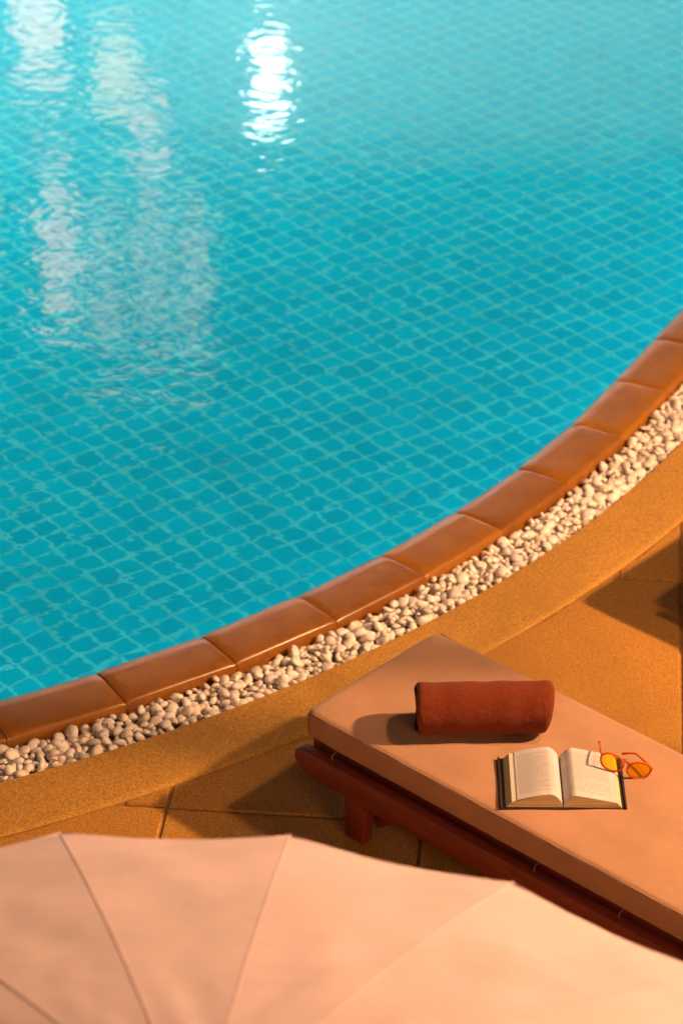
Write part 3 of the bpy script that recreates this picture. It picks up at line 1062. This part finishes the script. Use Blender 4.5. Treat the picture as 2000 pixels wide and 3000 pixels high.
# ------------------------------------------------------------------ hotel across the pool, seen only as reflections
def build_hotel():
    Y = 24.0
    root = empty('hotel_building', (0, Y, 0))
    box('wall', (-3, 0.3, 5.5), (16, 0.6, 11), M['plaster'], root, 0)
    box('floor_band', (-3, -0.05, 3.05), (16, 0.2, 0.25), M['stone'], root, 0.02)
    box('floor_band', (-3, -0.06, 5.2), (16, 0.2, 0.25), M['stone'], root, 0.02)
    box('roof', (-3, 0.2, 11.15), (17, 2.0, 0.3), M['darkwood'], root, 0.02)
    box('added_dark_facing', (-3, -0.015, 8.1), (15.9, 0.05, 5.6), M['darkwood'], root, 0)  # added out of view to darken what the water mirrors
    warm = emissive('window_glow_pink', (1.0, 0.37, 0.23), 4.4)
    cream = emissive('window_glow_cream', (1.0, 0.48, 0.17), 3.6)
    dim = emissive('window_glow_dim', (1.0, 0.44, 0.23), 2.8)
    small = [(-2.38 + 0.42 * i, -2.10 + 0.42 * i, 5.65 + 0.62 * j, 6.08 + 0.62 * j, dim) for i in range(3) for j in range(3)]
    for (x0, x1, z0, z1, mt) in small + [(-2.98, -2.50, 3.4, 4.35, warm), (-2.28, -1.88, 4.0, 4.75, cream), (-2.86, -2.52, 5.15, 6.9, warm), (-1.90, -1.62, 4.6, 5.4, warm),
                                 (-5.6, -4.6, 4.0, 6.2, cream), (-7.6, -6.6, 4.0, 6.2, dim), (-3.75, -3.3, 4.6, 6.2, dim)]:
        w = box('window', ((x0 + x1) / 2, -0.03, (z0 + z1) / 2), (x1 - x0 + 0.12, 0.10, z1 - z0 + 0.12), M['darkwood'], root, 0.01)
        box('pane', (0, -0.055, 0), (x1 - x0, 0.02, z1 - z0), mt, w, 0)
    tag(root, 'pale plastered hotel front with lit windows across the pool', 'building')
    # wall lamps
    def wall_lamp(x, z, w, h, col, st, label, power=0):
        r = empty('wall_lamp', (x, Y - 0.12, z))
        box('bracket', (0, -0.20, 0), (0.06, 0.60, 0.06), M['metal'], r, 0.01)
        lathe('lamp_globe', [(0.001, -h / 2), (w * .35, -h * .42), (w / 2, -h * .2), (w / 2, h * .2), (w * .35, h * .42), (0.001, h / 2)], emissive('wall_lamp_glow', col, st), r, 16, loc=(0, -w / 2 - 0.45, 0))
        if power:
            ld = bpy.data.lights.new('lamp_light', 'SPOT'); ld.energy = power; ld.color = col; ld.shadow_soft_size = 0.15
            ld.spot_size = R_(150); ld.spot_blend = 0.6
            lo = bpy.data.objects.new('lamp_light', ld); lo.location = (0, -1.1, 0); lo.rotation_euler = (R_(98), 0, 0); link(lo, r)
        tag(r, label, 'wall lamp', 'lamps on the hotel front')
    wall_lamp(-0.64, 4.15, 0.34, 0.70, (1.0, 0.93, 0.87), 15.0, 'large white wall lamp mirrored as the brightest glitter on the water')
    ww = empty('wall_washer', (-1.0, Y - 0.70, 3.10))
    box('housing', (0, -0.06, 0), (9.0, 0.06, 0.14), M['metal'], ww, 0.01)
    for x in (-4, 0, 4): box('bracket', (x, 0.32, -0.04), (0.05, 0.75, 0.05), M['metal'], ww, 0.005)
    ld = bpy.data.lights.new('lamp_light', 'AREA'); ld.shape = 'RECTANGLE'; ld.size = 8.8; ld.size_y = 0.08
    ld.energy = 330; ld.color = (1.0, 0.88, 0.82)
    lo = bpy.data.objects.new('lamp_light', ld); lo.location = (0, 0.02, 0); lo.rotation_euler = (R_(90), 0, 0); link(lo, ww)
    tag(ww, 'long low strip light washing the hotel front over its ground floor', 'wall washer')
    wall_lamp(-6.0, 2.4, 0.25, 0.3, (1.0, 0.85, 0.75), 25.0, 'small wall lamp at the left of the hotel front')
    wall_lamp(-2.2, 2.4, 0.25, 0.3, (1.0, 0.88, 0.80), 25.0, 'small wall lamp in the middle of the hotel front')
    wall_lamp(2.4, 2.4, 0.25, 0.3, (0.95, 0.92, 0.95), 25.0, 'small wall lamp at the right of the hotel front')
build_hotel()

# ------------------------------------------------------------------ the wing the photograph is taken from, behind the camera
def build_wing():
    root = empty('hotel_wing', (0, -1.6, 0))
    box('wall', (0, -0.3, 5.0), (22, 0.5, 10), M['plaster'], root, 0)
    box('balcony_slab', (0, 0.75, 3.55), (5.0, 1.6, 0.18), M['stone'], root, 0.01)
    for x in (-1.9, 1.5):
        w = box('window', (x, -0.03, 1.9), (1.3, 0.10, 2.2), M['darkwood'], root, 0.01)
        box('pane', (0, 0.055, 0), (1.1, 0.02, 2.0), M['metal'], w, 0)
    tag(root, 'pale hotel wing with a balcony behind the parasol', 'building')
    for k, (x, p) in enumerate(((-4.5, 60), (4.5, 440))):
        r = empty('fill_lantern', (x, -1.5, 3.2))  # unseen lantern, added for warm fill in the shadows
        box('bracket', (0, 0, 0), (0.12, 0.2, 0.12), M['metal'], r, 0.01)
        lathe('lamp_globe', [(0.001, -.14), (.08, -.11), (.12, -.03), (.12, .04), (.06, .12), (0.001, .14)], emissive('fill_lantern_glass', WARM, 6.0), r, 16, loc=(0, 0.22, 0))
        ld = bpy.data.lights.new('lamp_light', 'POINT'); ld.energy = p; ld.color = WARM; ld.shadow_soft_size = 0.3
        lo = bpy.data.objects.new('lamp_light', ld); lo.location = (0, 0.45, 0); link(lo, r)
        tag(r, ('added warm fill lantern to the left on the near hotel wing', 'added warm fill lantern to the right on the near hotel wing')[k], 'wall lantern', 'added fill lanterns on the near wing')
build_wing()
